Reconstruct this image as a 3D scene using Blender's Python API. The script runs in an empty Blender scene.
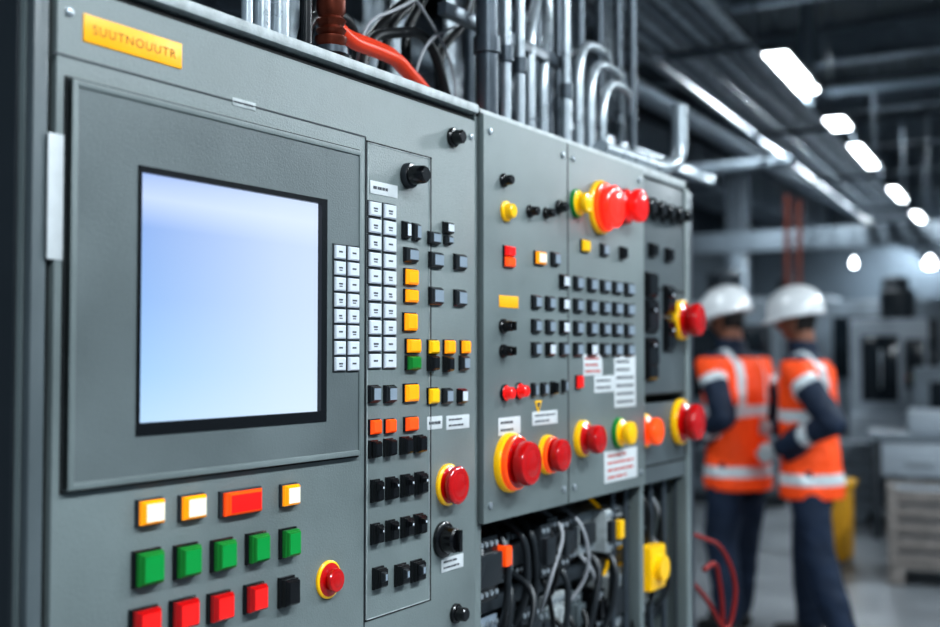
import bpy, bmesh, math, random
from mathutils import Vector, Matrix
random.seed(7)
sin,cos,pi=math.sin,math.cos,math.pi
# ------------------------------------------------------------ survey camera
F=1150.0
a=math.atan(700/F); p=math.atan(41.5/F)
C=Vector((1,0,1.46))
FW=Vector((-sin(a)*cos(p),cos(a)*cos(p),sin(p))); RT=Vector((cos(a),sin(a),0)); UP=RT.cross(FW)
def ray(u,v): return FW+RT*((u-470)/F)+UP*((313.5-v)/F)
def onx(u,v,X=0.0):
    r=ray(u,v); return C+r*((X-C.x)/r.x)
def at(u,v,d): return C+ray(u,v)*d
def depth(P): return (Vector(P)-C).dot(FW)
# ------------------------------------------------------------ materials
def lin(c): 
    c=c/255.0
    return c/12.92 if c<=0.04045 else ((c+0.055)/1.055)**2.4
def col(r,g,b): return (lin(r),lin(g),lin(b),1)
MATS={}
def mat(name,rgb,rough=0.5,metal=0.0,emit=0.0,var=0.0,vscale=8.0,bump=0.0,bscale=200,coat=0.0):
    if name in MATS: return MATS[name]
    m=bpy.data.materials.new(name); m.use_nodes=True
    nt=m.node_tree; b=nt.nodes['Principled BSDF']
    c=col(*rgb)
    b.inputs['Base Color'].default_value=c; b.inputs['Roughness'].default_value=rough
    b.inputs['Metallic'].default_value=metal
    if coat: b.inputs['Coat Weight'].default_value=coat
    if emit:
        b.inputs['Emission Color'].default_value=c; b.inputs['Emission Strength'].default_value=emit
    if var or bump:
        tc=nt.nodes.new('ShaderNodeTexCoord')
    if var:
        n=nt.nodes.new('ShaderNodeTexNoise'); n.inputs['Scale'].default_value=vscale; n.inputs['Detail'].default_value=6
        nt.links.new(tc.outputs['Object'],n.inputs['Vector'])
        r=nt.nodes.new('ShaderNodeValToRGB')
        r.color_ramp.elements[0].position=0.3; r.color_ramp.elements[1].position=0.7
        r.color_ramp.elements[0].color=(c[0]*(1-var),c[1]*(1-var),c[2]*(1-var),1)
        r.color_ramp.elements[1].color=(min(1,c[0]*(1+var)),min(1,c[1]*(1+var)),min(1,c[2]*(1+var)),1)
        nt.links.new(n.outputs['Fac'],r.inputs['Fac']); nt.links.new(r.outputs['Color'],b.inputs['Base Color'])
        mr=nt.nodes.new('ShaderNodeMapRange'); mr.inputs['To Min'].default_value=max(0.05,rough-0.12); mr.inputs['To Max'].default_value=min(1,rough+0.12)
        nt.links.new(n.outputs['Fac'],mr.inputs['Value']); nt.links.new(mr.outputs['Result'],b.inputs['Roughness'])
    if bump:
        n2=nt.nodes.new('ShaderNodeTexNoise'); n2.inputs['Scale'].default_value=bscale; n2.inputs['Detail'].default_value=3
        nt.links.new(tc.outputs['Object'],n2.inputs['Vector'])
        bp=nt.nodes.new('ShaderNodeBump'); bp.inputs['Strength'].default_value=bump; bp.inputs['Distance'].default_value=0.002
        nt.links.new(n2.outputs['Fac'],bp.inputs['Height']); nt.links.new(bp.outputs['Normal'],b.inputs['Normal'])
    MATS[name]=m; return m
PAINT=mat('cabinet_grey_paint',(112,121,121),0.42,0.0,var=0.14,vscale=5,bump=0.3,bscale=420)
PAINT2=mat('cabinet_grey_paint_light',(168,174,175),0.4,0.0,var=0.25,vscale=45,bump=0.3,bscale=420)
BEZEL=mat('bezel_grey',(98,106,107),0.40,0.0,var=0.12,vscale=7,bump=0.24,bscale=420)
DPAINT=mat('dark_frame_and_shade_paint',(46,52,57),0.45,0.1,var=0.1)
BAY=mat('side_bay_paint',(86,94,97),0.42,0.0,var=0.12,vscale=6)
GAP=mat('shadow_gap_rubber',(12,13,14),0.8)
BLACK=mat('black_plastic',(12,13,16),0.26,coat=0.3)
DGREY=mat('dark_grey_plastic',(38,42,46),0.36)
MGREY=mat('blue_grey_cap',(138,150,162),0.3)
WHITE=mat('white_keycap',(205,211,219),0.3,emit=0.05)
LABEL=mat('white_label',(202,206,208),0.5,var=0.05,vscale=60)
PRINT=mat('dark_print',(70,72,78),0.6)
REDPRINT=mat('red_print',(190,70,60),0.6)
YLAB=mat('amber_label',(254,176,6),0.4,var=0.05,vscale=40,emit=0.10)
BROWN=mat('label_print_brown',(150,88,10),0.6)
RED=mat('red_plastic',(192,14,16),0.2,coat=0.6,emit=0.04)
REDL=mat('red_lens_lit',(228,26,22),0.22,emit=0.45,coat=0.6)
REDG=mat('red_lamp_glowing',(255,40,26),0.2,emit=1.2,coat=0.6)
ORRED=mat('orange_red_lens',(242,82,20),0.25,emit=0.5,coat=0.4)
GREEN=mat('green_lens',(3,140,62),0.22,emit=0.20,coat=0.6)
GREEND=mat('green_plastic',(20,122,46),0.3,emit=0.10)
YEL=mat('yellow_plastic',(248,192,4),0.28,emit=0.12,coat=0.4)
AMB=mat('amber_lens',(252,156,10),0.26,emit=0.5,coat=0.4)
CREAM=mat('cream_lens',(236,226,202),0.3,emit=0.3,coat=0.4)
STEEL=mat('galvanised_steel',(178,186,192),0.30,0.55,var=0.12,vscale=20)
STEELD=mat('dark_steel',(84,91,98),0.34,0.6,var=0.15,vscale=14)
ZINC=mat('zinc_conduit',(128,137,145),0.33,0.4,var=0.1)
BRASS=mat('copper_gland',(112,54,38),0.36,0.7,var=0.3,vscale=40)
ORCAB=mat('orange_cable_jacket',(216,60,24),0.36)
REDCAB=mat('red_hose_rubber',(140,30,28),0.4)
GCAB=mat('grey_cable',(158,160,164),0.5)
BCAB=mat('black_cable',(18,19,21),0.4)
# ------------------------------------------------------------ mesh builder
class MB:
    def __init__(s): s.v=[]; s.f=[]; s.m=[]; s.ml=[]
    def mi(s,m):
        if m not in s.ml: s.ml.append(m)
        return s.ml.index(m)
    def add(s,vs,fs,m):
        o=len(s.v); s.v+= [Vector(x) for x in vs]; k=s.mi(m)
        for f in fs: s.f.append([i+o for i in f]); s.m.append(k)
    def key(s,y,z,w,h,x0,x1,ch,m,top=None,taper=0.0):
        """chamfered cap standing on the panel face (out = +X)"""
        ch=min(ch,w*0.3,h*0.3,(x1-x0)*0.8)
        def rect(x,i): 
            W=w/2-i;Hh=h/2-i
            return [(x,y-W,z-Hh),(x,y+W,z-Hh),(x,y+W,z+Hh),(x,y-W,z+Hh)]
        vs=rect(x0,0)+rect(x1-ch,taper)+rect(x1,taper+ch)
        fs=[]
        for k in (0,4):
            for i in range(4):
                j=(i+1)%4; fs.append((k+i,k+j,k+4+j,k+4+i))
        fs.append((3,2,1,0))
        s.add(vs,fs,m); s.add(vs[8:],[(0,1,2,3)],top or m)
    def box(s,lo,hi,m,b=0.0,M=None):
        bm=bmesh.new(); bmesh.ops.create_cube(bm,size=1)
        sx=[hi[i]-lo[i] for i in range(3)]; c=[(hi[i]+lo[i])/2 for i in range(3)]
        for v in bm.verts: v.co=Vector([v.co[i]*sx[i]+c[i] for i in range(3)])
        if b: bmesh.ops.bevel(bm,geom=bm.edges[:],offset=min(b,min(sx)*0.45),segments=2,profile=0.6,affect='EDGES')
        if M: bmesh.ops.transform(bm,matrix=M,verts=bm.verts)
        bm.verts.index_update()
        s.add([v.co.copy() for v in bm.verts],[[v.index for v in f.verts] for f in bm.faces],m); bm.free()
    def lathe(s,c,prof,m,axis=(1,0,0),seg=32):
        """prof: (dist along axis, radius[,mat])"""
        ax=Vector(axis).normalized(); q=Vector((0,0,1)).rotation_difference(ax).to_matrix()
        c=Vector(c); n=len(prof); vs=[]
        for pr in prof:
            for i in range(seg):
                t=2*pi*i/seg; vs.append(c+q@Vector((pr[1]*cos(t),pr[1]*sin(t),pr[0])))
        o=len(s.v); s.v+=vs
        for k in range(n-1):
            mm=s.mi(prof[k+1][2] if len(prof[k+1])>2 else m)
            for i in range(seg):
                j=(i+1)%seg
                s.f.append([o+k*seg+i,o+k*seg+j,o+(k+1)*seg+j,o+(k+1)*seg+i]); s.m.append(mm)
        s.f.append([o+i for i in range(seg)][::-1]); s.m.append(s.mi(m))
        s.f.append([o+(n-1)*seg+i for i in range(seg)]); s.m.append(s.mi(prof[-1][2] if len(prof[-1])>2 else m))
    def rod(s,A,B,r,m,seg=16):
        A=Vector(A);B=Vector(B); s.lathe(A,[(0,r),((B-A).length,r)],m,axis=(B-A),seg=seg)
    def done(s,name,parent=None,angle=35):
        me=bpy.data.meshes.new(name)
        cs=Vector((0,0,0))
        if s.v:
            mn=Vector([min(v[i] for v in s.v) for i in range(3)]); mx=Vector([max(v[i] for v in s.v) for i in range(3)]); cs=(mn+mx)/2
        me.from_pydata([v-cs for v in s.v],[],s.f)
        for m in s.ml: me.materials.append(m)
        me.polygons.foreach_set('material_index',s.m)
        me.polygons.foreach_set('use_smooth',[True]*len(me.polygons))
        try: me.set_sharp_from_angle(angle=math.radians(angle))
        except Exception: pass
        me.update()
        ob=bpy.data.objects.new(name,me); ob.location=cs
        bpy.context.collection.objects.link(ob)
        if parent: ob.parent=parent
        return ob
def empty(name,loc=(0,0,0)):
    e=bpy.data.objects.new(name,None); e.empty_display_size=0.1; e.location=loc
    bpy.context.collection.objects.link(e); return e
def fillet(pts,r,n=7):
    pts=[Vector(q) for q in pts]; out=[pts[0]]
    for i in range(1,len(pts)-1):
        A,B,D=pts[i-1],pts[i],pts[i+1]
        l=min(r,(A-B).length*0.49,(D-B).length*0.49)
        P=B+(A-B).normalized()*l; Q=B+(D-B).normalized()*l
        for k in range(n+1):
            t=k/n; out.append(P*(1-t)**2+B*2*t*(1-t)+Q*t*t)
    out.append(pts[-1]); return out
def tubes(name,paths,r,m,parent=None,bend=0.08):
    cu=bpy.data.curves.new(name,'CURVE'); cu.dimensions='3D'; cu.bevel_depth=r; cu.bevel_resolution=4; cu.use_fill_caps=True
    for pth in paths:
        q=fillet(pth,bend); sp=cu.splines.new('POLY'); sp.points.add(len(q)-1)
        for i,v in enumerate(q): sp.points[i].co=(v.x,v.y,v.z,1)
        sp.use_smooth=True
    cu.materials.append(m)
    ob=bpy.data.objects.new(name,cu); bpy.context.collection.objects.link(ob)
    if parent: ob.parent=parent
    return ob
# ------------------------------------------------------------ room shell
FLOOR=mat('concrete_floor',(108,112,116),0.32,var=0.25,vscale=1.6,bump=0.1,bscale=40)
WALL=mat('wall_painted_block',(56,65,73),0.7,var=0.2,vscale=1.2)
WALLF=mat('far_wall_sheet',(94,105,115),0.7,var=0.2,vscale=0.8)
CEIL=mat('ceiling_deck',(36,42,47),0.8,var=0.3,vscale=2)
def plain(name,lo,hi,m):
    b=MB(); b.box(lo,hi,m); return b.done(name)
plain('floor',(-6.6,-2.5,-0.1),(7,24.1,0),FLOOR)
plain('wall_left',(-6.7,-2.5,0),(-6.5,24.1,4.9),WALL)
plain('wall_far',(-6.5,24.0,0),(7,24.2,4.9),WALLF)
plain('ceiling',(-6.7,-2.5,4.9),(7,24.2,5.0),CEIL)
# ------------------------------------------------------------ control cabinet (left)
top=onx(470,104).z
yL=onx(24,300).y; yM=onx(474,300).y; yR=onx(690,300).y
cab=empty('control_cabinet',(-0.25,(yL+yM)/2,0))
def par(ob,e):
    ob.location=ob.location-e.location; ob.parent=e; return ob
b=MB(); b.box((-0.5,yL,0.0),(-0.004,yM-0.003,top-0.016),PAINT,0.004); 
b.box((-0.495,yL-0.004,0.02),(-0.012,yL+0.001,top-0.02),DPAINT,0.002)  # dark plate: shade of the left side put into its colour
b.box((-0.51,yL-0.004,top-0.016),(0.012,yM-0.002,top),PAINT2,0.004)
b.box((-0.48,yL+0.02,0.0),(-0.03,yM-0.02,0.06),DPAINT)
par(b.done('body'),cab)
yD=onx(46,300).y
b=MB()
b.box((-0.004,yD-0.006,0.12),(0.0,yM-0.012,top-0.02),GAP)
b.box((0.0,yD,0.13),(0.012,yM-0.016,top-0.03),PAINT,0.003)
b.box((-0.004,yL+0.001,0.1),(0.009,yD-0.007,top-0.018),BAY,0.003)
par(b.done('door'),cab)
X1=0.012
def rect(u0,v0,u1,v1,X=X1):
    A=onx(u0,v0,X);B=onx(u0,v1,X);D=onx(u1,300,X); return A.y,D.y,B.z,A.z
def plate(b,r,x0,x1,m,bev=0.003): b.box((x0,r[0],r[2]),(x1,r[1],r[3]),m,bev)
def frame(b,r,inner,x0,x1,m,bev=0.002):
    y0,y1,z0,z1=r; i0,i1,j0,j1=inner
    b.box((x0,y0,z0),(x1,i0,z1),m,bev); b.box((x0,i1,z0),(x1,y1,z1),m,bev)
    b.box((x0,i0-0.004,j1),(x1-0.00005,i1+0.004,z1),m,0); b.box((x0,i0-0.004,z0),(x1-0.00005,i1+0.004,j0),m,0)
b=MB()
def outline(b,r,x,w,m):
    y0,y1,z0,z1=r
    b.box((x-0.001,y0,z0),(x+0.0008,y0+w,z1),m);b.box((x-0.001,y1-w,z0),(x+0.0008,y1,z1),m)
    b.box((x-0.001,y0,z1-w),(x+0.0008,y1,z1),m);b.box((x-0.001,y0,z0),(x+0.0008,y1,z0+w),m)
r=rect(365.5,140,431,622)
outline(b,r,X1,0.0024,GAP)
outline(b,rect(367.5,142,429.5,620),X1+0.0001,0.0012,PAINT2)
q0=rect(52,52,365,640); b.box((X1-.001,q0[0],q0[3]-.001),(X1+.0008,q0[1],q0[3]+.001),DPAINT); b.box((X1-.001,q0[1]-.001,0.2),(X1+.0008,q0[1]+.001,q0[3]),DPAINT)
for zz in (0.3,top-0.06):
    for yy in (yD+0.015,yM-0.03): b.lathe((X1,yy,zz),[(0,0.005),(0.002,0.005),(0.003,0.003)],STEEL,seg=12)
par(b.done('seams'),cab)
# monitor
XB=0.020
mon=empty('operator_display_monitor',(0.02,onx(230,300).y,onx(230,300).z))
rb=rect(72,78,362,491,XB); rin=rect(139,166,326,435,XB)
b=MB(); plate(b,(rb[0]-0.003,rb[1]+0.002,rb[2]-0.003,rb[3]+0.003),X1,X1+0.0015,GAP,0)
frame(b,rb,rin,X1,XB,BEZEL,0.0)
w=0.008
for lo,hi in (((rb[0],rb[2]),(rb[0]+w,rb[3])),((rb[1]-w,rb[2]),(rb[1],rb[3])),((rb[0]+w*.5,rb[3]-w),(rb[1]-w*.5,rb[3])),((rb[0]+w*.5,rb[2]),(rb[1]-w*.5,rb[2]+w))):
    b.box((X1+.001,lo[0],lo[1]),(XB+0.002,hi[0],hi[1]),PAINT,0.002)
frame(b,(rin[0]-0.001,rin[1]+0.001,rin[2]-0.001,rin[3]+0.001),(rin[0]+0.004,rin[1]-0.011,rin[2]+0.013,rin[3]-0.006),X1,XB+0.0012,BLACK,0.0)
plate(b,rin,X1,0.0125,BLACK,0)
par(b.done('bezel'),mon)
scm=bpy.data.materials.new('lit_display'); scm.use_nodes=True; nt=scm.node_tree; bs=nt.nodes['Principled BSDF']
tc=nt.nodes.new('ShaderNodeTexCoord'); sp=nt.nodes.new('ShaderNodeSeparateXYZ'); nt.links.new(tc.outputs['Generated'],sp.inputs[0])
rv=nt.nodes.new('ShaderNodeValToRGB'); e=rv.color_ramp.elements
e[0].position=0; e[0].color=col(186,218,250); e[1].position=1; e[1].color=col(166,190,240)
for po,c3 in ((0.2,(166,204,248)),(0.5,(150,186,236)),(0.78,(146,178,232)),(0.9,(196,214,250))):
    x=rv.color_ramp.elements.new(po); x.color=col(*c3)
nt.links.new(sp.outputs['Z'],rv.inputs['Fac'])
rh=nt.nodes.new('ShaderNodeValToRGB'); e=rh.color_ramp.elements
e[0].position=0;e[0].color=(0.0,0,0,1); e[1].position=1;e[1].color=(0.65,.65,.65,1)
x=rh.color_ramp.elements.new(0.75); x.color=(0.55,.55,.55,1)
nt.links.new(sp.outputs['Y'],rh.inputs['Fac'])
mx=nt.nodes.new('ShaderNodeMix'); mx.data_type='RGBA'
nt.links.new(rh.outputs['Color'],mx.inputs[0]); nt.links.new(rv.outputs['Color'],mx.inputs[6]); mx.inputs[7].default_value=col(224,236,250)
nt.links.new(mx.outputs[2],bs.inputs['Emission Color']); bs.inputs['Emission Strength'].default_value=0.95
bs.inputs['Base Color'].default_value=(0.01,0.01,0.012,1); bs.inputs['Roughness'].default_value=0.08
b=MB(); b.box((0.0125,rin[0]+0.002,rin[2]+0.010),(0.0145,rin[1]-0.009,rin[3]-0.004),scm); par(b.done('lit_panel'),mon)
# labels
def label(name,u0,v0,u1,v1,X,m,lines=0,pm=PRINT,t=0.0008):
    r=rect(u0,v0,u1,v1,X); b=MB(); plate(b,r,X,X+t,m,0.0003)
    y0,y1,z0,z1=r
    for i in range(lines):
        zz=z1-(z1-z0)*(i+0.7)/(lines+0.4); hh=(z1-z0)/(lines+0.4)*0.16
        ws=[random.uniform(.3,1) for _ in range(7)]; tot=sum(ws)*1.25; yy=y0+(y1-y0)*0.1
        for w in ws[:random.randint(5,7)]:
            d=(y1-y0)*0.8*w/tot; b.box((X+t-0.0002,yy,zz-hh),(X+t+0.0003,yy+d,zz+hh),pm); yy+=d*1.25
    return b.done(name)
def text(name,s,y0,y1,z0,z1,X,m,parent):
    cu=bpy.data.curves.new(name,'FONT'); cu.body=s; cu.size=1; cu.extrude=0.0; cu.space_character=1.15
    t=bpy.data.objects.new(name,cu); bpy.context.collection.objects.link(t)
    dg=bpy.context.evaluated_depsgraph_get(); me=bpy.data.meshes.new_from_object(t.evaluated_get(dg))
    bpy.data.objects.remove(t)
    xs=[v.co.x for v in me.vertices]; ys=[v.co.y for v in me.vertices]
    for v in me.vertices:
        yy=y0+(v.co.x-min(xs))/(max(xs)-min(xs))*(y1-y0); zz=z0+(v.co.y-min(ys))/(max(ys)-min(ys))*(z1-z0)
        v.co=(X,yy,zz)
    me.materials.clear(); me.materials.append(m)
    o=bpy.data.objects.new(name,me); bpy.context.collection.objects.link(o); o.parent=parent; o.matrix_parent_inverse=parent.matrix_world.inverted(); return o
rl=rect(83,13,179,41,X1)
yl=MB(); yl.box((X1,rl[0],rl[2]),(X1+0.0015,rl[1],rl[3]),YLAB,0.0006); yl=yl.done('warning_label')
bpy.context.view_layer.update()
text('lettering','SUUTNOUUTR',rl[0]+0.012,rl[1]-0.010,rl[2]+0.010,rl[3]-0.010,X1+0.0018,BROWN,yl)
label('blank_id_label',48,132,72,259,X1,LABEL)
label('blank_id_label',232,97,254,105,X1,PAINT2,1)
# ------------------------------------------------------------ buttons
def place(u,v,w,h,prot,X):
    q=onx(u,v,X+prot*0.5); d=depth(q); mpp=d/F
    vd=(q-C); vd.z=0; vd.normalize(); st=abs(vd.x); ct=abs(vd.y)
    wm=(w*mpp-prot*ct)/st; hm=h*mpp
    return q.y,q.z,max(wm,hm*0.6),hm,mpp
def sq(b,u,v,w,h,kind,X=X1):
    K={'w':(0.005,None,WHITE,WHITE),'g':(0.010,BLACK,DGREY,MGREY),'b':(0.014,BLACK,BLACK,BLACK),'o':(0.009,BLACK,AMB,AMB),
       'y':(0.009,BLACK,YEL,YEL),'r':(0.010,BLACK,REDL,REDL),'or':(0.009,BLACK,ORRED,ORRED),'G':(0.016,BLACK,GREEND,GREEN),
       'R':(0.016,BLACK,RED,REDL),'B':(0.018,BLACK,BLACK,BLACK),'c':(0.013,DPAINT,AMB,CREAM),'O':(0.013,DPAINT,ORRED,REDL),
       'cw':(0.012,DPAINT,CREAM,CREAM),'wb':(0.010,BLACK,BLACK,WHITE),'ob':(0.010,BLACK,AMB,CREAM),'gr':(0.012,BLACK,GREEND,GREEND)}
    prot,base,side,topm=K[kind]
    y,z,wm,hm,mpp=place(u,v,w,h,prot,X)
    if base is None:
        b.key(y,z,wm+0.003,hm+0.003,X,X+0.0015,0.0005,DGREY)
        b.key(y,z,wm,hm,X,X+prot,0.0015,side,topm,0.0005)
        k=random.random()
        b.box((X+prot-.0002,y-wm*.22,z+hm*.02-hm*.06),(X+prot+.0003,y+wm*.22*(k*2-1 if k>.6 else .6),z+hm*.08),PRINT)
        if k>.4: b.box((X+prot-.0002,y-wm*.18,z-hm*.2),(X+prot+.0003,y+wm*.1,z-hm*.12),PRINT)
    else:
        b.key(y,z,wm,hm,X,X+prot*0.35,0.0015,base)
        b.key(y,z,wm*0.88,hm*0.88,X+prot*0.3,X+prot*0.8,0.002,side)
        b.key(y,z,wm*0.78,hm*0.78,X+prot*0.75,X+prot,0.0018,side,topm)
def knob(b,u,v,d,prot,m,X=X1,base=BLACK,bar=True,ring=None):
    q=onx(u,v,X+prot*0.5); r=d/2*depth(q)/F
    b.lathe((X,q.y,q.z),[(0,r),(prot*.2,r,ring or base),(prot*.28,r*.9,ring or base),(prot*.3,r*.75,m),(prot*.9,r*.68,m),(prot,r*.55,m)],m,seg=24)
    if bar: b.box((X+prot*.9,q.y-r*.16,q.z-r*.6),(X+prot*1.25,q.y+r*.16,q.z+r*.6),m,0.001)
def estop(u,v,d,prot,X=X1,yr=1.0,rr=0.72,steps=1,coll=YEL,head=RED,name='emergency_stop_button'):
    q=onx(u,v,X+prot*0.5); r=d/2*depth(q)/F; b=MB(); R=r*yr; h=r*rr
    pf=[(0,R,coll),(prot*.16,R,coll),(prot*.22,R*.96,coll),(prot*.25,R*.88,coll)]
    if steps>1: pf+=[(prot*.25,R*.93,ORRED),(prot*.40,R*.90,ORRED),(prot*.44,R*.84,ORRED)]
    pf+=[(prot*.46,h*.72,head),(prot*.54,h*.72,head),(prot*.58,h*.97,head),(prot*.64,h,head),(prot*.86,h,head),(prot*.94,h*.93,head),(prot*.985,h*.75,head),(prot*.96,h*.64,head),(prot*.97,h*.58,head),(prot,h*.5,head),(prot*1.01,h*.25,head)]
    b.lathe((X,q.y,q.z),pf,coll,seg=40)
    return b.done(name)
for (u,v,w,h,k) in ((152,512,33,27,'c'),(194,507,32,26,'c'),(291,495,24,23,'c')):
    b=MB(); sq(b,u,v,w,h,k); b.done('white_indicator_button')
b=MB(); sq(b,243,502,48,26,'O'); b.done('red_indicator_button')
for (u,v,w,h) in ((150,568,36,37),(189,561,32,34),(225,555,30,32),(259,548,28,31),(291,543,25,30)):
    b=MB(); sq(b,u,v,w,h,'G'); b.done('green_push_button')
for (u,v,w,h) in ((147,623,36,31),(186,614,34,31),(222,607,31,30),(257,598,28,29)):
    b=MB(); sq(b,u,v,w,h,'R'); b.done('red_push_button')
b=MB(); sq(b,290,592,25,30,'B'); b.done('black_push_button')
estop(333,580,38,0.018,rr=0.62)
estop(454,485,42,0.026,rr=0.9)
# keypad by the display
b=MB()
for i in range(8):
    vv=252+i*16.0
    for u in (340,353.5):
        sq(b,u,vv+(u-339)*(355-vv)/830,13.5,14,'w',XB)
b.done('keypad')
b=MB()
for i in range(10):
    vv=209+i*16.9
    for u in (375,390):
        sq(b,u,vv+(u-375)*(355-vv)/800,14.5,14.5,'w')
b.done('keypad')
label('key_switch_nameplate',370,180,397,193,X1,LABEL,1)
b=MB()
L=[(407,230,10,18,'wb'),(417,232,10,18,'g'),(412,255,18,15,'g'),(412,277,18,17,'o'),(412,296,18,14,'o'),(411,322,18,19,'o'),(414,346,19,15,'o'),
   (434,347,15,15,'y'),(450,347,15,15,'o'),(466,347,13,14,'o'),(414,363,19,15,'gr'),(434,363,15,16,'b'),(449,364,14,16,'b'),(465,363,13,15,'g'),
   (435,238,16,13,'g'),(449,228,14,12,'wb'),(449,240,12,9,'g'),(437,260,18,16,'g'),(461,262,16,16,'g'),(437,296,18,18,'g'),(461,298,16,17,'g'),
   (375,394,16,18,'g'),(391,394,16,18,'g'),(412,393,19,19,'o'),(434,396,15,17,'y'),(448,396,14,16,'g'),(463,396,13,15,'wb'),
   (376,427,16,16,'or'),(391,426,15,15,'or'),(412,424,18,15,'or')]
for t in L: sq(b,*t)
b.done('illuminated_push_buttons')
b=MB()
for vv,hh,us in ((449,18,(376,391,407,421)),(491,23,(378,393,408,422)),(534,21,(378,393,408,421))):
    for u in us:
        v2=vv+(u-378)*(355-vv)/790
        sq(b,u,v2,16,hh,'b'); 
        if vv>480: sq(b,u+3,v2-hh*.15,9,6,'wb',X1+0.012)
for (u,v) in ((381,578),(403,575),(419,571)): sq(b,u,v,18,22,'b'); sq(b,u+3,v-1,10,11,'g',X1+0.011)
b.done('black_push_buttons')
label('nameplate',427,417,442,430,X1,LABEL,1); label('nameplate',446,416,469,430,X1,LABEL,2); label('nameplate',441,559,463,573,X1,LABEL,2)
b=MB(); knob(b,450,540,36,0.028,BLACK); b.done('rotary_selector_switch')
b=MB(); knob(b,417,175,26,0.035,BLACK,bar=False,base=DGREY); b.done('door_lock_knob')
for u,v in ((458,137),(461,614)):
    b=MB(); knob(b,u,v,20,0.022,BLACK,bar=False); b.done('door_lock_bolt')
# ------------------------------------------------------------ cabinet 2
c2=empty('control_cabinet',(-0.25,(yM+yR)/2,0))
b=MB(); y0=yM+0.002; y1=yR
b.box((-0.5,y0,0.05),(-0.47,y1,top),DPAINT,0.003)
b.box((-0.5,y0,0.05),(-0.02,y0+0.02,top),PAINT,0.003); b.box((-0.5,y1-0.02,0.05),(-0.02,y1,top),PAINT,0.003)
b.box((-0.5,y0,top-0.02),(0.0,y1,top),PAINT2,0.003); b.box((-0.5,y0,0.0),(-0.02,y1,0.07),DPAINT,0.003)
b.box((-0.04,y0,0.05),(0.0,y0+0.022,top),PAINT,0.003); b.box((-0.04,y1-0.03,0.05),(0.0,y1,top),PAINT,0.003)
ym=onx(640,300).y
b.box((-0.04,ym-0.004,0.05),(-0.002,ym+0.02,top),PAINT,0.003)
par(b.done('frame'),c2)
zb=onx(487,522).z
b=MB(); b.box((-0.02,y0+0.006,zb-0.004),(0.0,ym,top-0.008),GAP); b.box((0,y0+0.01,zb),(0.012,ym-0.003,top-0.012),PAINT,0.003)
ua=onx(562,300).y
b.box((0.0115,ua,zb+0.002),(0.0125,ua+0.003,top-0.014),GAP)
for zz in (zb+0.03,top-0.04):
    for yy in (y0+0.03,ym-0.03,ua-0.02,ua+0.025): b.lathe((0.012,yy,zz),[(0,0.006),(0.003,0.006),(0.004,0.004)],STEEL,seg=12)
par(b.done('upper_door'),c2)
zb2=onx(645,395).z
b=MB(); b.box((-0.02,ym+0.02,zb2),(-0.004,y1-0.03,top-0.025),BAY,0.002)
b.box((-0.02,ym+0.02,zb2-0.20),(-0.004,y1-0.03,zb2-0.02),BAY,0.002)
for zz in (zb2+0.24,zb2+0.0,zb2-0.16): b.box((-0.005,ym+0.024,zz-0.002),(-0.003,y1-0.034,zz+0.002),GAP)
par(b.done('side_door'),c2)
X2=0.012
b=MB()
for (u,v,d) in ((508,180,14),(534,211,13),(550,213,12),(563,207,14)): knob(b,u,v,d,0.02,BLACK,X2,bar=False)
for (u,v,d) in ((508,326,15),(508,351,14)): knob(b,u,v,d,0.022,BLACK,X2)
for (u,v,d) in ((649,206,24),(659,209,22),(668,212,21),(677,214,19),(685,216,17)): knob(b,u,v,d,0.03,BLACK,-0.004,bar=False)
knob(b,510,211,21,0.018,YEL,X2,bar=False,base=YEL)
for (u,v) in ((509,393),(523,391)): knob(b,u,v,17,0.02,REDL,X2,bar=False,base=BLACK)
b.done('selector_switches')
b=MB()
L=[(510,251,15,11,'r'),(510,262,15,11,'or'),(541,258,15,14,'ob'),(556,259,12,14,'g'),(586,246,12,13,'y'),(605,250,11,13,'g'),(624,253,10,13,'b'),
   (535,390,9,14,'g'),(545,389,10,13,'g'),(555,388,9,13,'b'),(565,386,8,13,'g'),(580,382,10,14,'r')]
for u,v,w,h,k in L: sq(b,u,v,w,h,k,X2)
for vr in (278,302,326,349):
    for u in (537,551,565,579,593,606,618,630):
        if vr==278 and u<560: continue
        vv=vr+(u-538)*(355-vr)/632
        sq(b,u,vv,12.5,14 if u<600 else 13,'g' if (u+vr)%3 else 'wb',X2)
b.done('illuminated_push_buttons')
label('amber_nameplate',499,295,518,307,X2,YLAB)
label('warning_label',583,354,602,376,X2,LABEL,3,REDPRINT); label('nameplate',594,376,614,393,X2,LABEL,2)
label('instruction_plate',614,356,635,408,X2,LABEL,6); label('nameplate',498,418,520,436,X2,LABEL,2); label('nameplate',532,412,557,426,X2,LABEL,2)
label('warning_label',604,452,636,484,X2,LABEL,4,REDPRINT)
b=MB(); q=onx(538,405,X2); b.lathe((X2,q.y,q.z),[(0,0.016),(0.001,0.016)],YEL,seg=3); b.lathe((X2+.001,q.y,q.z),[(0,0.009),(0.0005,0.009)],PRINT,seg=3); b.done('warning_triangle_sign')
estop(521,463,60,0.050,X2,rr=0.74,steps=2)
estop(556,455,40,0.040,X2,rr=0.82,steps=2)
estop(592,439,37,0.045,X2,rr=0.78)
estop(626,433,31,0.036,X2,rr=0.75,coll=GREEND,head=YEL,name='green_push_button')
estop(652,431,34,0.040,-0.004,rr=0.80,head=ORRED)
estop(690,422,46,0.055,-0.002,rr=0.8)
estop(691,320,40,0.055,-0.002,rr=0.82)
estop(583,203,29,0.03,X2,rr=0.7,coll=GREEND,head=YEL,name='green_push_button')
estop(609,207,54,0.042,X2,rr=0.78,steps=2,head=REDG,name='red_signal_lamp')
estop(634,206,36,0.045,X2,rr=0.92,coll=RED,head=REDL,name='red_signal_lamp')
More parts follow.
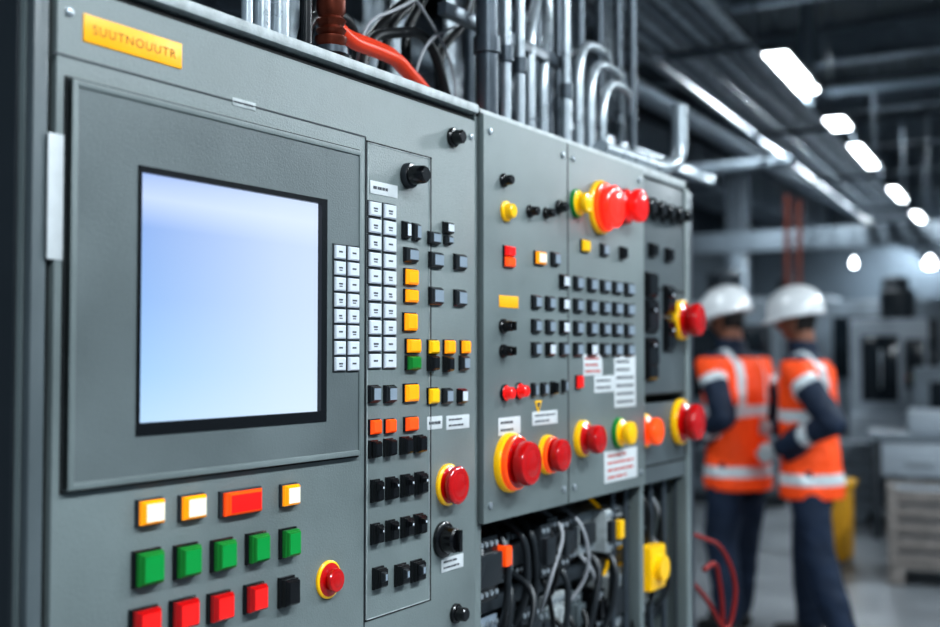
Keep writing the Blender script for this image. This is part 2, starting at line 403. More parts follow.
b=MB()
for (u,v,w,h) in ((652,285,16,26),(652,316,18,34),(652,352,18,30),(670,300,14,30),(670,335,14,34),(652,372,16,16),(654,250,12,14),(670,255,11,14)):
    sq(b,u,v,w,h,'b',-0.004)
for (u,v) in ((652,310),(652,345),(670,295),(670,330)): sq(b,u+2,v,7,5,'wb',0.009)
b.done('circuit_breakers')
# interior gear below doors
b=MB()
random.seed(11)
for row,zz in enumerate((zb-0.09,zb-0.25,zb-0.42)):
    b.box((-0.13,y0+0.03,zz-0.018),(-0.12,y1-0.04,zz+0.018),STEEL)
    yy=y0+0.04
    while yy<y1-0.14:
        w=random.choice((0.035,0.05,0.07,0.09)); h=random.uniform(0.07,0.12); dd=random.uniform(0.05,0.10)
        m=random.choice((BLACK,DGREY,MGREY,LABEL,PAINT2,DGREY,PAINT2,BLACK,BLACK,BAY))
        b.box((-0.12,yy,zz-h/2),(-0.12+dd,yy+w-0.004,zz+h/2),m,0.003)
        b.box((-0.12,yy+0.004,zz-h/4),(-0.12+dd+0.012,yy+w-0.008,zz+h/4),random.choice((DGREY,m,BLACK,YEL if w<.04 else DGREY)),0.003)
        for k in range(int(w/0.017)):
            for s in (-1,1): b.lathe((-0.12+dd,yy+0.009+k*0.017,zz+s*h*0.38),[(0,0.005),(0.003,0.005)],STEEL,seg=10)
        yy+=w+random.choice((0,0,0.02))
    b.box((-0.13,y0+0.03,zz-0.09),(-0.06,y1-0.04,zz-0.065),DPAINT,0.002)
q=onx(507,556,-0.02); b.box((-0.12,q.y-0.012,q.z-0.018),(-0.015,q.y+0.012,q.z+0.018),ORRED,0.003)
q=onx(655,567,-0.01); b.box((-0.10,q.y-0.045,q.z-0.05),(0.0,q.y+0.045,q.z+0.05),YEL,0.008); b.lathe((0.0,q.y,q.z),[(0,0.03),(0.015,0.028)],YEL)
par(b.done('terminal_blocks_and_contactors'),c2)
pa=[];pb=[];pc=[];py=[]
for i in range(44):
    yy=random.uniform(y0+0.06,y1-0.08); zt=zb-random.choice((0.0,0.1,0.2,0.33)); x=random.uniform(-0.05,-0.008)
    pth=[(-0.10,yy,zt-0.01),(x,yy+random.uniform(-.02,.02),zt-0.05),(x+random.uniform(-.01,.005),yy+random.uniform(-.08,.08),zt-0.16),(-0.08,yy+random.uniform(-.05,.05),zt-0.26)]
    random.choice((pa,pa,pb,pc,pc,py if i%4==0 else pa)).append(pth)
par(tubes('black_wiring',pa,0.005,BCAB,bend=0.05),c2);par(tubes('grey_wiring',pb,0.004,GCAB,bend=0.05),c2);par(tubes('dark_wiring',pc,0.007,DGREY,bend=0.05),c2)
if py: par(tubes('yellow_wiring',py,0.004,YEL,bend=0.05),c2)
pv=[]
for u in (612,625,650,663,676):
    q=onx(u,500,-0.03); pv.append([(-0.03,q.y,zb+0.02 if u<640 else zb2-0.19),(-0.03,q.y,0.1)])
par(tubes('vertical_bus_wiring',pv,0.007,STEELD),c2)
b=MB(); b.box((-0.06,yR+0.003,0.012),(-0.01,yR+0.05,top-0.02),STEELD,0.004); b.box((-0.09,yR+0.003,0.0),(0.02,yR+0.08,0.012),STEELD,0.002); b.done('steel_post')
h=[at(705,520,2.95),at(722,545,3.0),at(738,585,3.02),at(728,640,3.0),at(708,600,2.95),at(700,560,2.9)]
hs=[Vector((-0.03,yR-0.01,q.z)) if i in(0,5) else q for i,q in enumerate(h)]
h2=[at(704,570,2.95),at(716,560,3.0),at(724,610,3.02),at(718,700,3.0),Vector((-0.2,yR+0.2,0.012)),Vector((-0.4,yR+0.5,0.012))]
tubes('red_hose',[hs,h2],0.006,REDCAB,bend=0.12)
# ------------------------------------------------------------ cables and conduit on top
b=MB(); q=onx(331,30,-0.06)
b.lathe((-0.06,q.y,top),[(0,0.028),(0.012,0.028),(0.013,0.02),(0.022,0.02),(0.024,0.026,STEELD),(0.034,0.026,STEELD),(0.036,0.02),(0.046,0.024),(0.05,0.024),(0.052,0.018),(0.060,0.023),(0.066,0.018),(0.075,0.023),(0.080,0.018),(0.09,0.022),(0.11,0.022),(0.112,0.015),(0.3,0.014)],BRASS,axis=(0,0,1),seg=20); b.done('copper_cable_gland')
b=MB()
for u,rr in ((262,0.012),(279,0.015),(247,0.008),(306,0.009)):
    q=onx(u,10,-0.05); b.lathe((-0.05,q.y,top),[(0,rr*1.6),(0.015,rr*1.6),(0.016,rr),(0.35,rr)],STEEL if u!=306 else BLACK,axis=(0,0,1),seg=16)
b.done('steel_cable_gland')
r0=[onx(336,26,-0.1),onx(352,42,-0.1),onx(375,50,-0.1),onx(398,60,-0.1),onx(408,72,-0.1),onx(425,90,-0.12),onx(440,120,-0.16)]
tubes('orange_power_cable',[r0,[q+Vector((-0.02,0.01,0.014)) for q in r0]],0.012,ORCAB,bend=0.06)
tubes('grey_signal_cable',[[onx(355,70,-0.15),onx(365,22,-0.15),onx(400,8,-0.15),onx(450,-20,-0.2)],[onx(395,-30,-.2),onx(430,20,-.2),onx(452,60,-.2),onx(458,120,-.2)],[onx(410,95,-.18),onx(425,40,-.18),onx(470,20,-.18),onx(475,-40,-.18)]],0.003,GCAB,bend=0.12)
tubes('black_signal_cable',[[onx(300,60,-.2),onx(320,-10,-.2),onx(360,-60,-.2)],[onx(420,110,-.25),onx(400,40,-.25),onx(440,-30,-.25)],[onx(340,80,-.3),onx(390,10,-.3),onx(470,-40,-.3)],[onx(360,80,-.2),onx(370,35,-.2),onx(430,30,-.2),onx(450,110,-.2)],[onx(300,60,-.12),onx(306,20,-.12),onx(350,12,-.15),onx(362,80,-.2)],[onx(380,80,-.3),onx(390,20,-.3),onx(420,0,-.3),onx(430,-40,-.3)],[onx(440,110,-.3),onx(438,50,-.3),onx(470,20,-.3),onx(475,-40,-.3)]],0.010,BCAB,bend=0.12)
TT=4.2
def vp(u,X,zt=TT): q=onx(u,60,X); return [Vector((X,q.y,top-0.001)),Vector((X,q.y,zt))]
con=empty('conduit_riser_bundle',(-0.1,yM+.3,top))
par(tubes('large_conduit',[vp(487,-0.08)],0.021,STEELD),con)
par(tubes('medium_conduit',[vp(506,-0.08),vp(520,-0.1),vp(566,-0.12)],0.010,STEEL),con)
par(tubes('rear_conduit',[vp(500,-0.3),vp(536,-0.25),vp(548,-0.25),vp(558,-0.3),vp(470,-0.35),vp(580,-0.35),vp(600,-0.38),vp(618,-0.42),vp(632,-0.3)],0.013,STEELD),con)
P=[]
for k,(u,vb) in enumerate(((578,40),(590,60),(602,80))):
    q=onx(u,vb,-0.12); P.append([Vector((-0.12,q.y,top)),q,q+Vector((-0.02,0.20,0.02)),q+Vector((-0.5,1.3,0.10)),q+Vector((-1.0,2.2,1.2))])
q=onx(530,24,-0.14); P.append([Vector((-0.14,q.y,top)),q,q+Vector((-0.03,0.10,0.10)),q+Vector((-0.03,0.10,2))])
q=onx(543,60,-0.14); P.append([Vector((-0.14,q.y,top)),q,q+Vector((-0.03,0.08,0.10)),q+Vector((-0.03,0.08,2))])
par(tubes('bent_conduit',P,0.011,STEEL,bend=0.11),con)
par(tubes('elbow_conduit',[[Vector((-0.06,onx(600,150,-.06).y,top+0.03)),Vector((-0.05,yR-0.05,top+0.03)),Vector((-0.035,yR+0.03,top+0.06)),Vector((-0.035,yR+0.03,top+0.20))]],0.02,STEEL,bend=0.08),con)
b=MB()
for zz in (top+0.22,top+0.5):
    q0=onx(478,60,-0.08).y-0.03; q1=onx(572,60,-0.1).y+0.02
    b.box((-0.15,q0,zz-0.012),(-0.13,q1,zz+0.012),STEELD,0.002)
for u,rr,X in ((487,0.026,-.08),(506,.015,-.08),(520,.015,-.1),(566,.015,-.12)):
    q=onx(u,60,X); b.lathe((X,q.y,top+0.14),[(0,rr),(0.03,rr)],STEELD,axis=(0,0,1),seg=20); b.lathe((X,q.y,top),[(0,rr*1.1),(0.02,rr*1.1)],STEEL,axis=(0,0,1),seg=20)
par(b.done('clamps'),con)
# overhead receding conduit rack
dirv=Vector((-0.085,1,0)).normalized(); side=Vector((1,0.085,0)).normalized()
S=at(603,0,5.5); rack=empty('overhead_conduit_rack',S)
pp=[];pq=[]
for k in range(6):
    A=S+side*(k*0.085); (pp if k%2 else pq).append([A-dirv*5.5,A+dirv*18.5])
for k in range(-4,3):
    A=S+side*(0.02+k*0.12)+Vector((0,0,0.16+(0.12 if k<0 else 0))); (pp if k%2 else pq).append([A-dirv*5.5,A+dirv*18.5])
par(tubes('steel_conduit',pp,0.032,STEEL),rack); par(tubes('dark_conduit',pq,0.030,ZINC),rack)
b=MB()
for i in range(9):
    A=S+dirv*(-4.0+i*2.5)
    M=Matrix.Translation(A+Vector((0,0,-0.05))); b.box((-0.06,-0.02,-0.015),(0.50,0.02,0.015),STEELD,0,M)
    for x in (-0.05,0.49): b.rod(A+side*x+Vector((0,0,-0.07)),Vector((A.x+x,A.y,4.9)),0.006,STEELD,8)
par(b.done('trapeze_hangers'),rack)
tubes('ceiling_pipe',[[(-2.9,1.0,4.0),(-3.7,22,4.0)],[(-3.2,1.0,4.1),(-4.0,22,4.1)],[(-6,7.2,3.5),(-1.5,7.2,3.5),(-1.5,7.2,4.9)],[(-6,10.9,3.3),(-1.9,10.9,3.3),(-1.9,10.9,4.9)],[(-2.0,9.0,4.3),(4,9.2,4.3)],[(-2.0,12.0,4.2),(4,12.4,4.2)]],0.06,ZINC,bend=.25)
tubes('ceiling_pipe',[[(-3.6,3.2,0.0),(-3.6,3.2,4.9)],[(-3.3,4.1,0),(-3.3,4.1,4.9)],[(-3.0,5.5,0),(-3.0,5.5,3.4),(-3.0,8.5,3.4)],[(-2.9,6.4,0),(-2.9,6.4,3.2),(-2.9,11,3.2)],[(-2.2,4.6,0),(-2.2,4.6,4.9)],[(-4.6,6.0,3.0),(-2.0,6.0,3.0),(-2.0,6.0,4.9)],[(-1.9,3.4,0),(-1.9,3.4,4.9)],[(-2.5,2.6,0),(-2.5,2.6,3.1),(-2.5,7,3.1)],[(-1.7,3.7,0),(-1.7,3.7,4.9)],[(-2.4,5.4,0),(-2.4,5.4,4.9)],[(-3.4,8.9,0),(-3.4,8.9,4.9)]],0.04,STEEL,bend=0.3)
tubes('red_sprinkler_pipe',[[at(787,300,11.0),at(787,195,11)],[at(799,300,11.2),at(799,200,11.2)]],0.028,mat('red_pipe_paint',(112,58,46),0.5))
BEAM=mat('beam_paint',(88,96,104),0.6,var=0.2)
for i in range(8):
    yb=4.5+i*2.6; b=MB()
    b.box((-6.5,yb-0.1,4.88),(7,yb+0.1,4.9),BEAM); b.box((-6.5,yb-0.01,4.56),(7,yb+0.01,4.88),BEAM); b.box((-6.5,yb-0.1,4.54),(7,yb+0.1,4.56),BEAM)
    b.done('roof_beam')
DUCT=mat('duct_sheet',(120,128,136),0.4,0.5,var=0.1)
b=MB(); b.box((-5.6,1,3.9),(-4.7,23,4.5),DUCT,0.02)
for i in range(15): b.box((-5.63,1.5+i*1.45,3.87),(-4.67,1.54+i*1.45,4.53),DUCT)
b.done('ventilation_duct')
TUBE=bpy.data.materials.new('fluorescent_tube'); TUBE.use_nodes=True; bb=TUBE.node_tree.nodes['Principled BSDF']
bb.inputs['Emission Color'].default_value=(0.90,0.96,1,1); bb.inputs['Emission Strength'].default_value=14
def fixture(x,y,z,L=1.2,w=0.3,energy=40,rot=0.085,zt=4.9):
    M=Matrix.Rotation(rot,4,'Z'); b=MB()
    b.box((-w/2,-L/2,0),(w/2,L/2,0.05),DPAINT,0.01)
    b.box((-w/2+0.02,-L/2+0.02,-0.03),(w/2-0.02,L/2-0.02,0.0),TUBE,0.01)
    for s in (-1,1): b.rod((0,s*L*.4,0.05),(0,s*L*.4,zt-z),0.006,STEELD,8)
    b.v=[M@v+Vector((x,y,z)) for v in b.v]
    b.done('fluorescent_and_added_fixture')
    l=bpy.data.lights.new('fluorescent_and_added_lamp','AREA'); l.shape='RECTANGLE'; l.size=w; l.size_y=L; l.energy=energy; l.color=(0.84,0.94,1.0)
    o=bpy.data.objects.new('fluorescent_and_added_lamp',l); o.location=(x,y,z-0.04); o.rotation_euler=(0,0,rot); bpy.context.collection.objects.link(o)
for (u,v,Lz) in ((789,73,1.6),(835,123,0.6),(859,156,1.7),(893,194,1.5),(915,217,1.5),(930,231,1.5)):
    d=2.6*F/(355-v); q=at(u,v,d); fixture(q.x,q.y,q.z,Lz,0.30,150)
for (x,y,e) in ((2.3,-0.6,100),(2.3,1.8,105),(2.3,4.6,125),(1.6,8.0,140)): fixture(x,y,3.5,1.4,0.3,e,0)  # unseen aisle fixtures, added to light the cabinet fronts
fixture(-2.2,3.2,4.2,1.3,0.3,95,0)  # another unseen fixture, added to brighten the overhead pipes
for (u,v,d,r) in ((854,267,15,0.03),(930,268,12,0.055)):  # glowing pendants added to stand in for bright distant glints
    q=at(u,v,d); b=MB(); b.rod((q.x,q.y,q.z+0.08),(q.x,q.y,4.9),0.01,STEELD,8)
    b.lathe((q.x,q.y,q.z),[(0,r*.7,TUBE),(.01,r,TUBE),(r,r*1.1,TUBE),(r+.01,r*1.4,DPAINT),(.08,r*.6),(.12,r*.4)],TUBE,axis=(0,0,1),seg=20); b.done('glint_pendant')
# ------------------------------------------------------------ background machines
MG1=mat('machine_grey',(110,119,127),0.45,var=0.15,vscale=3); MG2=mat('machine_light',(150,158,166),0.45,var=0.1,vscale=3); MG3=mat('machine_dark',(38,44,50),0.5,var=0.15)
GLASS=mat('machine_window',(25,32,38),0.1)
def machine(x,y,rz,w,d,h,m,tower=True,name='machine_tool'):
    b=MB(); 
    b.box((-w/2,-d/2,0),(w/2,d/2,0.12),MG3,0.01)
    b.box((-w/2+.03,-d/2+.03,0.12),(w/2-.03,d/2-.03,h*0.45),m,0.02)
    b.box((-w/2+.03,-d/2+.2,h*0.44),(w/2-.03,d/2-.03,h),m,0.03)
    b.box((-w*.32,-d/2+.185,h*.52),(w*.12,-d/2+.21,h*.9),GLASS,0.01)
    b.box((-w*.1,-d/2+.15,h*.6),(-w*.08,-d/2+.19,h*.82),STEEL,0.004)
    b.box((w*.2,-d/2+.12,h*.6),(w*.42,-d/2+.21,h*.88),MG3,0.01)
    b.box((w*.23,-d/2+.11,h*.72),(w*.39,-d/2+.125,h*.85),GLASS,0.003)
    for k in range(4): b.lathe((w*.23+k*w*.05,-d/2+.12,h*.66),[(0,.015),(.02,.012)],(RED,GREEND,YEL,WHITE)[k],axis=(0,-1,0),seg=12)
    for k in range(5): b.box((-w*.38,-d/2+.02,h*.15+k*.05),(w*.38,-d/2+.035,h*.15+k*.05+.02),MG3)
    b.lathe((w*.1,0.1,h),[(0,.16),(.04,.18),(.3,.18),(.34,.12)],MG3,axis=(0,0,1),seg=24)
    if tower:
        b.lathe((-w*.35,0,h),[(0,.012),(.2,.012),(.2,.03,GREEND),(.27,.03,GREEND),(.27,.03,YEL),(.34,.03,YEL),(.34,.03,RED),(.41,.03,RED)],STEEL,axis=(0,0,1),seg=16)
    M=Matrix.Translation((x,y,0))@Matrix.Rotation(rz,4,'Z'); b.v=[M@v for v in b.v]
    return b.done(name)
machine(-2.9,8.3,0.3,1.3,1.1,1.95,MG2,False)
machine(-4.9,7.0,0.5,1.6,1.2,2.1,MG1,False)
machine(-3.1,11.5,0.2,1.6,1.2,2.0,MG1,False)
q=at(890,400,12.5); machine(q.x,q.y,0.15,0.85,0.9,1.85,MG2,False)
q=at(935,430,11.0); machine(q.x+.3,q.y,0.1,1.0,0.9,1.35,MG1,False)
machine(-5.2,12.0,0.2,1.6,1.3,2.3,MG2,False)
machine(-2.4,16.5,0.1,1.8,1.4,2.2,MG1,False)
machine(-4.6,19.0,0.1,2.0,1.4,2.4,MG2,False)
machine(0.4,18.0,0.1,1.6,1.4,2.0,MG2,False)
machine(1.3,13.5,0,1.2,1.2,1.5,MG1)
CRATE=mat('weathered_crate_boards',(128,122,118),0.7,var=0.2,vscale=12)
def bench(x,y,rz):
    b=MB(); b.box((-.8,-.35,.78),(.8,.35,.84),MG1,.008)
    for sx in (-1,1):
        for sy in (-1,1): b.box((sx*.74-.03,sy*.3-.03,0),(sx*.74+.03,sy*.3+.03,.78),MG3,.004)
    b.box((-.74,-.3,.2),(.74,.3,.23),MG3); b.box((-.7,-.33,.5),(-.1,.3,.77),MG2,.01); b.box((-.5,-.35,.6),(-.3,-.33,.63),STEEL)
    b.box((-.5,-.2,.84),(-.1,.15,1.02),MG2,.02); b.box((.1,-.2,.84),(.55,.2,.95),DGREY,.02); b.lathe((.3,0,.95),[(0,.08),(.12,.08),(.14,.05)],STEEL,axis=(0,0,1))
    M=Matrix.Translation((x,y,0))@Matrix.Rotation(rz,4,'Z'); b.v=[M@v for v in b.v]; b.done('workbench')
q=at(925,560,9.2); bench(q.x+0.35,q.y+0.2,0.2)
def crate(x,y,rz,w,d,n,m):
    b=MB()
    for k in range(n): b.box((-w/2,-d/2,.12+k*.1),(w/2,-d/2+.02,.2+k*.1),m,.003); b.box((-w/2,d/2-.02,.12+k*.1),(w/2,d/2,.2+k*.1),m,.003); b.box((-w/2,-d/2,.12+k*.1),(-w/2+.02,d/2,.2+k*.1),m,.003); b.box((w/2-.02,-d/2,.12+k*.1),(w/2,d/2,.2+k*.1),m,.003)
    for sx in (-1,0,1): b.box((sx*(w/2-.05)-.05,-d/2-.005,0),(sx*(w/2-.05)+.05,d/2+.005,.1),m,.004)
    b.box((-w/2,-d/2,.1),(w/2,d/2,.12),m); 
    for sx in (-1,1): b.box((sx*(w/2-.03)-.03,-d/2-.02,.1),(sx*(w/2-.03)+.03,-d/2,.12+n*.1),m,.003)
    b.box((-w/2+.03,-d/2+.03,.12),(w/2-.03,d/2-.03,.08+n*.1),MG1,.01)
    M=Matrix.Translation((x,y,0))@Matrix.Rotation(rz,4,'Z'); b.v=[M@v for v in b.v]; b.done('slatted_crate')
q=at(945,560,7.5); crate(q.x+.05,q.y,0.2,.8,.6,5,CRATE)
q=at(866,540,10.2); crate(q.x,q.y,0.1,.6,.6,6,MG1)
for (x,y) in ((-4.0,9.6),(-4.0,15.2),(-0.9,20.5)):
    b=MB(); b.box((x-.12,y-.12,0),(x+.12,y-.1,4.9),BEAM);b.box((x-.12,y+.1,0),(x+.12,y+.12,4.9),BEAM);b.box((x-.012,y-.1,0),(x+.012,y+.1,4.9),BEAM);b.box((x-.2,y-.2,0),(x+.2,y+.2,.02),BEAM); b.done('steel_column')
b=MB(); b.box((-6.4,14.0,2.75),(5,14.2,3.0),MG1,.01)
for x in (-5.9,-3.7,2.2): b.box((x,14.02,0),(x+.16,14.18,2.75),MG1,.01)
b.done('crane_gantry_beam')
b=MB(); q=at(836,560,8.2)
b.box((q.x-.10,q.y-.13,0.012),(q.x+.10,q.y+.13,.52),mat('yellow_bin',(190,138,20),0.5),.02); b.box((q.x-.12,q.y-.15,.52),(q.x+.12,q.y+.15,.57),mat('yellow_lid',(215,160,20),0.5),.015); b.box((q.x-.08,q.y-.11,0),(q.x+.08,q.y+.11,.02),BLACK); b.done('yellow_waste_bin')
# ------------------------------------------------------------ people
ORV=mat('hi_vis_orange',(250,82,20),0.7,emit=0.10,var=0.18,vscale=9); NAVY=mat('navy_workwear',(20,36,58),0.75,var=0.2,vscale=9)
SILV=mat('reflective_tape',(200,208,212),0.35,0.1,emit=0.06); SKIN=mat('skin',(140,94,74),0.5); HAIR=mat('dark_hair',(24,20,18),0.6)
HELM=mat('white_helmet',(232,234,236),0.22,coat=0.5); GLOVE=mat('light_glove',(176,180,182),0.7); BOOT=mat('black_boots',(22,22,24),0.5); LIP=mat('lips',(140,78,70),0.5); EYE=mat('eye_dark',(20,16,14),0.2); EYEW=mat('eye_white',(220,220,218),0.3)
def addcaps(bm,pts,rad,flat=None):
    for i,(q,r) in enumerate(zip(pts,rad)):
        s=bmesh.ops.create_icosphere(bm,subdivisions=3,radius=r); bmesh.ops.translate(bm,verts=s['verts'],vec=Vector(q))
        if i:
            A=Vector(pts[i-1]);B=Vector(q); L=(B-A).length
            M=Matrix.Translation((A+B)/2)@Vector((0,0,1)).rotation_difference(B-A).to_matrix().to_4x4()
            bmesh.ops.create_cone(bm,cap_ends=True,segments=24,radius1=rad[i-1],radius2=r,depth=L,matrix=M)
def loft(bm,rings,n=32):
    vv=[]
    for cx,cy,z,rx,ry in rings:
        vv.append([bm.verts.new((cx+rx*cos(2*pi*i/n)*(1),cy+ry*sin(2*pi*i/n),z)) for i in range(n)])
    for k in range(len(rings)-1):
        for i in range(n):
            j=(i+1)%n; bm.faces.new((vv[k][i],vv[k][j],vv[k+1][j],vv[k+1][i]))
    bm.faces.new(vv[0][::-1]); bm.faces.new(vv[-1])
def remesh(bm,name,vox,mats,fn=None,smooth=4,wr=0.0,parent=None,loc=None):
    me=bpy.data.meshes.new(name+'_src'); bm.to_mesh(me); bm.free()
    o=bpy.data.objects.new(name+'_src',me); bpy.context.collection.objects.link(o)
    m=o.modifiers.new('r','REMESH'); m.mode='VOXEL'; m.voxel_size=vox; m.use_smooth_shade=True
    s=o.modifiers.new('s','SMOOTH'); s.factor=0.5; s.iterations=smooth
    if wr:
        t=bpy.data.textures.new('folds','CLOUDS'); t.noise_scale=0.09; t.noise_depth=2
        d=o.modifiers.new('d','DISPLACE'); d.texture=t; d.strength=wr; d.mid_level=0.5; d.texture_coords='LOCAL'
    dg=bpy.context.evaluated_depsgraph_get(); nm=bpy.data.meshes.new_from_object(o.evaluated_get(dg)); bpy.data.objects.remove(o)
    nm.name=name; nm.materials.clear()
    for mm in mats: nm.materials.append(mm)
    idx=[(fn(pl.center) if fn else 0) for pl in nm.polygons]
    nm.polygons.foreach_set('material_index',idx); nm.polygons.foreach_set('use_smooth',[True]*len(nm.polygons))
    ob=bpy.data.objects.new(name,nm); bpy.context.collection.objects.link(ob)
    if parent: ob.parent=parent
    return ob
def segdist(P,A,B):
    A=Vector(A);B=Vector(B);t=max(0,min(1,(P-A).dot(B-A)/(B-A).length_squared)); return (P-(A+(B-A)*t)).length,t
def hand(par_,W_,d,s,n,name):
    d=Vector(d).normalized(); s=Vector(s); s=(s-d*s.dot(d)).normalized(); n=d.cross(s).normalized()*(1 if d.cross(s).dot(Vector(n))>0 else -1)
    W_=Vector(W_); bm=bmesh.new(); 
    offs=(0.030,0.010,-0.010,-0.028); ln=(0.072,0.080,0.074,0.058)
    addcaps(bm,[W_-d*0.03,W_+d*0.015],[0.027,0.025])
    for k,(o,l) in enumerate(zip(offs,ln)):
        base=W_+d*(0.088-0.004*k)+s*o
        addcaps(bm,[W_+d*0.01+s*o*0.6,base],[0.018,0.013])
        ang=0.35; q=base; pts=[base]; 
        for f,seg in enumerate((0.42,0.32,0.26)):
            dd=d*cos(ang)+n*sin(ang); q=q+dd*l*seg; pts.append(q); ang+=0.5
        addcaps(bm,pts,[0.0105,0.0095,0.0085,0.0075])
    addcaps(bm,[W_+d*0.02+s*0.02,W_+d*0.05+s*0.045+n*0.01,W_+d*0.078+s*0.055+n*0.022,W_+d*0.10+s*0.052+n*0.034],[0.017,0.013,0.0115,0.009])
    return remesh(bm,name,0.0045,[GLOVE],smooth=2,parent=par_)
def head(parent,cz,cy,tilt,yaw):
    me=bpy.data.meshes.new('head'); bm=bmesh.new(); bmesh.ops.create_uvsphere(bm,u_segments=64,v_segments=48,radius=1)
    g=lambda x,s: math.exp(-(x/s)**2)
    for v in bm.verts:
        x,y,z=v.co; j=max(0,-z)
        X=x*0.077*(1-0.32*j**1.6); Y=y*0.097; Z=z*0.118
        if y>0: Y*= (1-0.10*j); 
        else: Y*=(1-0.25*j**1.5)
        if y>0:
            Y+=0.024*g(X,0.012)*g(Z+0.018,0.020)+0.006*g(X,0.010)*g(Z-0.01,0.02)
            Y-=0.010*(g(X-0.032,0.016)+g(X+0.032,0.016))*g(Z-0.004,0.013)
            Y+=0.006*g(Z-0.028,0.010)*g(X,0.05)+0.007*g(Z+0.060,0.008)*g(X,0.022)+0.010*g(Z+0.095,0.016)*g(X,0.025)
        v.co=(X,Y,Z)
    for f in bm.faces:
        c=f.calc_center_median(); f.smooth=True
        f.material_index=1 if (c.z>0.055 or (c.y<-0.005 and c.z>-0.075) or (c.y<0.025 and c.z>0.02)) else (2 if (c.y>0.07 and abs(c.z+0.060)<0.007 and abs(c.x)<0.022) else 0)
    for sx in (-1,1):
        for mi_,off,r in ((3,0.083,0.012),(4,0.090,0.0065)):
            s=bmesh.ops.create_icosphere(bm,subdivisions=2,radius=r); 
            for v in s['verts']:
                v.co+=Vector((sx*0.032,off-0.005,0.003))
                for f in v.link_faces: f.material_index=mi_; f.smooth=True
        s=bmesh.ops.create_uvsphere(bm,u_segments=16,v_segments=12,radius=1)
        for v in s['verts']:
            x,y,z=v.co; v.co=Vector((sx*0.077+x*0.008+sx*0.004*(-y),-0.005+y*0.018-0.006*z,-0.008+z*0.032)) 
            for f in v.link_faces: f.smooth=True
    M=Matrix.Translation((0,cy,cz))@Matrix.Rotation(yaw,4,'Z')@Matrix.Rotation(-tilt,4,'X')
    bmesh.ops.transform(bm,matrix=M,verts=bm.verts); bm.to_mesh(me); bm.free()
    for m in (SKIN,HAIR,LIP,EYEW,EYE): me.materials.append(m)
    o=bpy.data.objects.new('head',me); bpy.context.collection.objects.link(o); o.parent=parent
    hb=MB(); n=48; prof=[(0.010,1.06),(0.011,1.0),(0.03,1.01),(0.07,.99),(0.105,.91),(0.13,.77),(0.15,.54),(0.163,.28),(0.167,.06)]
    vs=[];
    for z,rr in prof:
        for i in range(n):
            t=2*pi*i/n; X=0.120*rr*cos(t); Y=0.146*rr*sin(t)
            if z<0.0115 and sin(t)>0.3: Y+=0.045*(sin(t)-0.3)/0.7*(1-abs(cos(t))*.4)
            zz=z+(0.010 if (abs(X)<0.018 and z>0.07) else 0)-(0.008 if z<0.0115 and sin(t)>.3 else 0)
            vs.append((X,Y,zz))
    fs=[]
    for k in range(len(prof)-1):
        for i in range(n):
            j=(i+1)%n; fs.append((k*n+i,k*n+j,(k+1)*n+j,(k+1)*n+i))
    fs.append(tuple((len(prof)-1)*n+i for i in range(n))); fs.append(tuple(range(n))[::-1])
    hb.add([M@Vector(v) for v in vs],fs,HELM); ho=hb.done('helmet',parent,60)
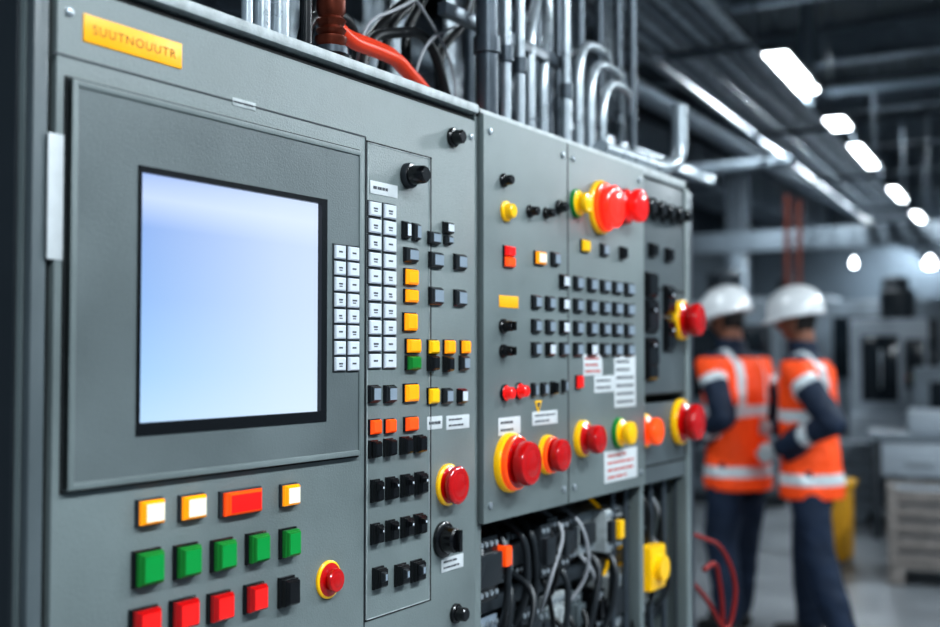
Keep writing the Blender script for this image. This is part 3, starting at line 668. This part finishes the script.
def person(name,loc,rz,arms,legs,lean=0.03,tilt=0.2,yaw=0,scale=1.0):
    e=empty(name,loc); e.rotation_euler=(0,0,rz); e.scale=(scale,)*3
    bm=bmesh.new(); loft(bm,[(0,0,.80,.165,.115),(0,0,.88,.175,.125),(0,0,1.0,.16,.115)])
    for (hip,knee,ank) in legs: addcaps(bm,[hip,knee,ank],[.104,.086,.074])
    remesh(bm,'trousers',0.012,[NAVY,SILV],lambda c:0,wr=0.018,parent=e)
    for i,(hip,knee,ank) in enumerate(legs):
        bm=bmesh.new(); A=Vector(ank)
        addcaps(bm,[(A.x,A.y,.20),(A.x,A.y,.08)],[.05,.048]); addcaps(bm,[(A.x,A.y-.03,.045),(A.x,A.y+.08,.045),(A.x,A.y+.16,.04)],[.045,.047,.04])
        for v in bm.verts: v.co.z=max(v.co.z,0.0)
        remesh(bm,'boot_%d'%(i+1),0.008,[BOOT],parent=e)
    bm=bmesh.new(); L=lambda z:lean*max(0,(z-.9))/.6
    loft(bm,[(0,L(z)+o,z,rx,ry) for z,rx,ry,o in ((.76,.200,.155,0),(.85,.202,.155,0),(1.0,.190,.140,0),(1.1,.186,.136,0),(1.22,.198,.142,.0),(1.34,.208,.138,-.005),(1.42,.182,.115,-.01),(1.47,.115,.085,0),(1.49,.085,.080,.005),(1.545,.078,.078,.01))])
    ch=[]
    for sh,el,wr_ in arms:
        ch.append((sh,el,wr_)); addcaps(bm,[(sh[0]*.6,L(1.4),1.39),sh,el,wr_],[.085,.076,.062,.050])
    def fn(c):
        for sh,el,w in ch:
            d1,t1=segdist(c,sh,el); d2,t2=segdist(c,el,w)
            outer=abs(c.x)>.19 or d2<.075
            if d2<d1 and d2<.08 and t2>0.02: return 1 if not (.40<t2<.58) else 2
            if d1<.094 and outer and t1>.08:
                return 2 if .22<t1<.36 else (1 if t1>.36 else 0)
        if .86-.03<c.z<.86+.03 or 1.17-.03<c.z<1.17+.03: return 2
        if c.z>1.2 and .085<abs(c.x)<.125: return 2
        if c.z>1.45: return 1
        return 0
    remesh(bm,'hi_vis_jacket',0.0095,[ORV,NAVY,SILV],fn,wr=0.028,parent=e)
    bm=bmesh.new(); addcaps(bm,[(0,L(1.45),1.45),(0,L(1.6)+.005,1.6)],[.06,.055]); remesh(bm,'neck',0.01,[SKIN],parent=e)
    head(e,1.655,L(1.65)+.03,tilt,yaw)
    for i,(sh,el,w) in enumerate(arms):
        d=Vector(w)-Vector(el); hand(e,Vector(w)+d.normalized()*.05,d,(0.0,0.1,1),(-math.copysign(1,sh[0]),0,-.2),'hand_%d'%(i+1))
    return e
d1=6.05; q1=at(738,400,d1); q2=at(811,400,5.75)
person('worker_in_hi_vis',(q1.x,q1.y,0),math.radians(72),
  [((-.205,.02,1.40),(-.28,-.12,1.14),(-.20,.14,1.03)),((.205,.02,1.40),(.27,-.05,1.12),(.16,.18,1.06))],
  [((-.095,0,.88),(-.11,.03,.49),(-.12,-.02,.12)),((.095,0,.88),(.12,.06,.49),(.13,.10,.12))],tilt=.25,yaw=.1,scale=1.0)
person('worker_in_hi_vis',(q2.x,q2.y,0),math.radians(90),
  [((-.205,.02,1.40),(-.29,-.18,1.15),(-.19,.09,1.02)),((.205,.02,1.40),(.26,-.02,1.12),(.14,.2,1.10))],
  [((-.095,0,.88),(-.11,-.05,.49),(-.13,-.18,.12)),((.095,0,.88),(.12,.05,.49),(.14,.05,.12))],tilt=.15,yaw=.0,scale=0.99)
# ------------------------------------------------------------ world + camera
w=bpy.data.worlds.new('hall_ambient'); bpy.context.scene.world=w; w.use_nodes=True
w.node_tree.nodes['Background'].inputs[0].default_value=(0.50,0.70,0.88,1); w.node_tree.nodes['Background'].inputs[1].default_value=0.27
bpy.context.scene.view_settings.view_transform='Standard'
try: bpy.context.scene.view_settings.look='Medium High Contrast'
except Exception as ex: print('look',ex)
cam=bpy.data.cameras.new('camera'); co=bpy.data.objects.new('camera',cam); bpy.context.collection.objects.link(co)
cam.sensor_width=36; cam.lens=F/940*36; cam.clip_start=0.02
M=Matrix((RT,UP,-FW)).transposed().to_4x4(); M.translation=C; co.matrix_world=M
cam.dof.use_dof=True; cam.dof.focus_distance=1.62; cam.dof.aperture_fstop=2.4
bpy.context.scene.camera=co
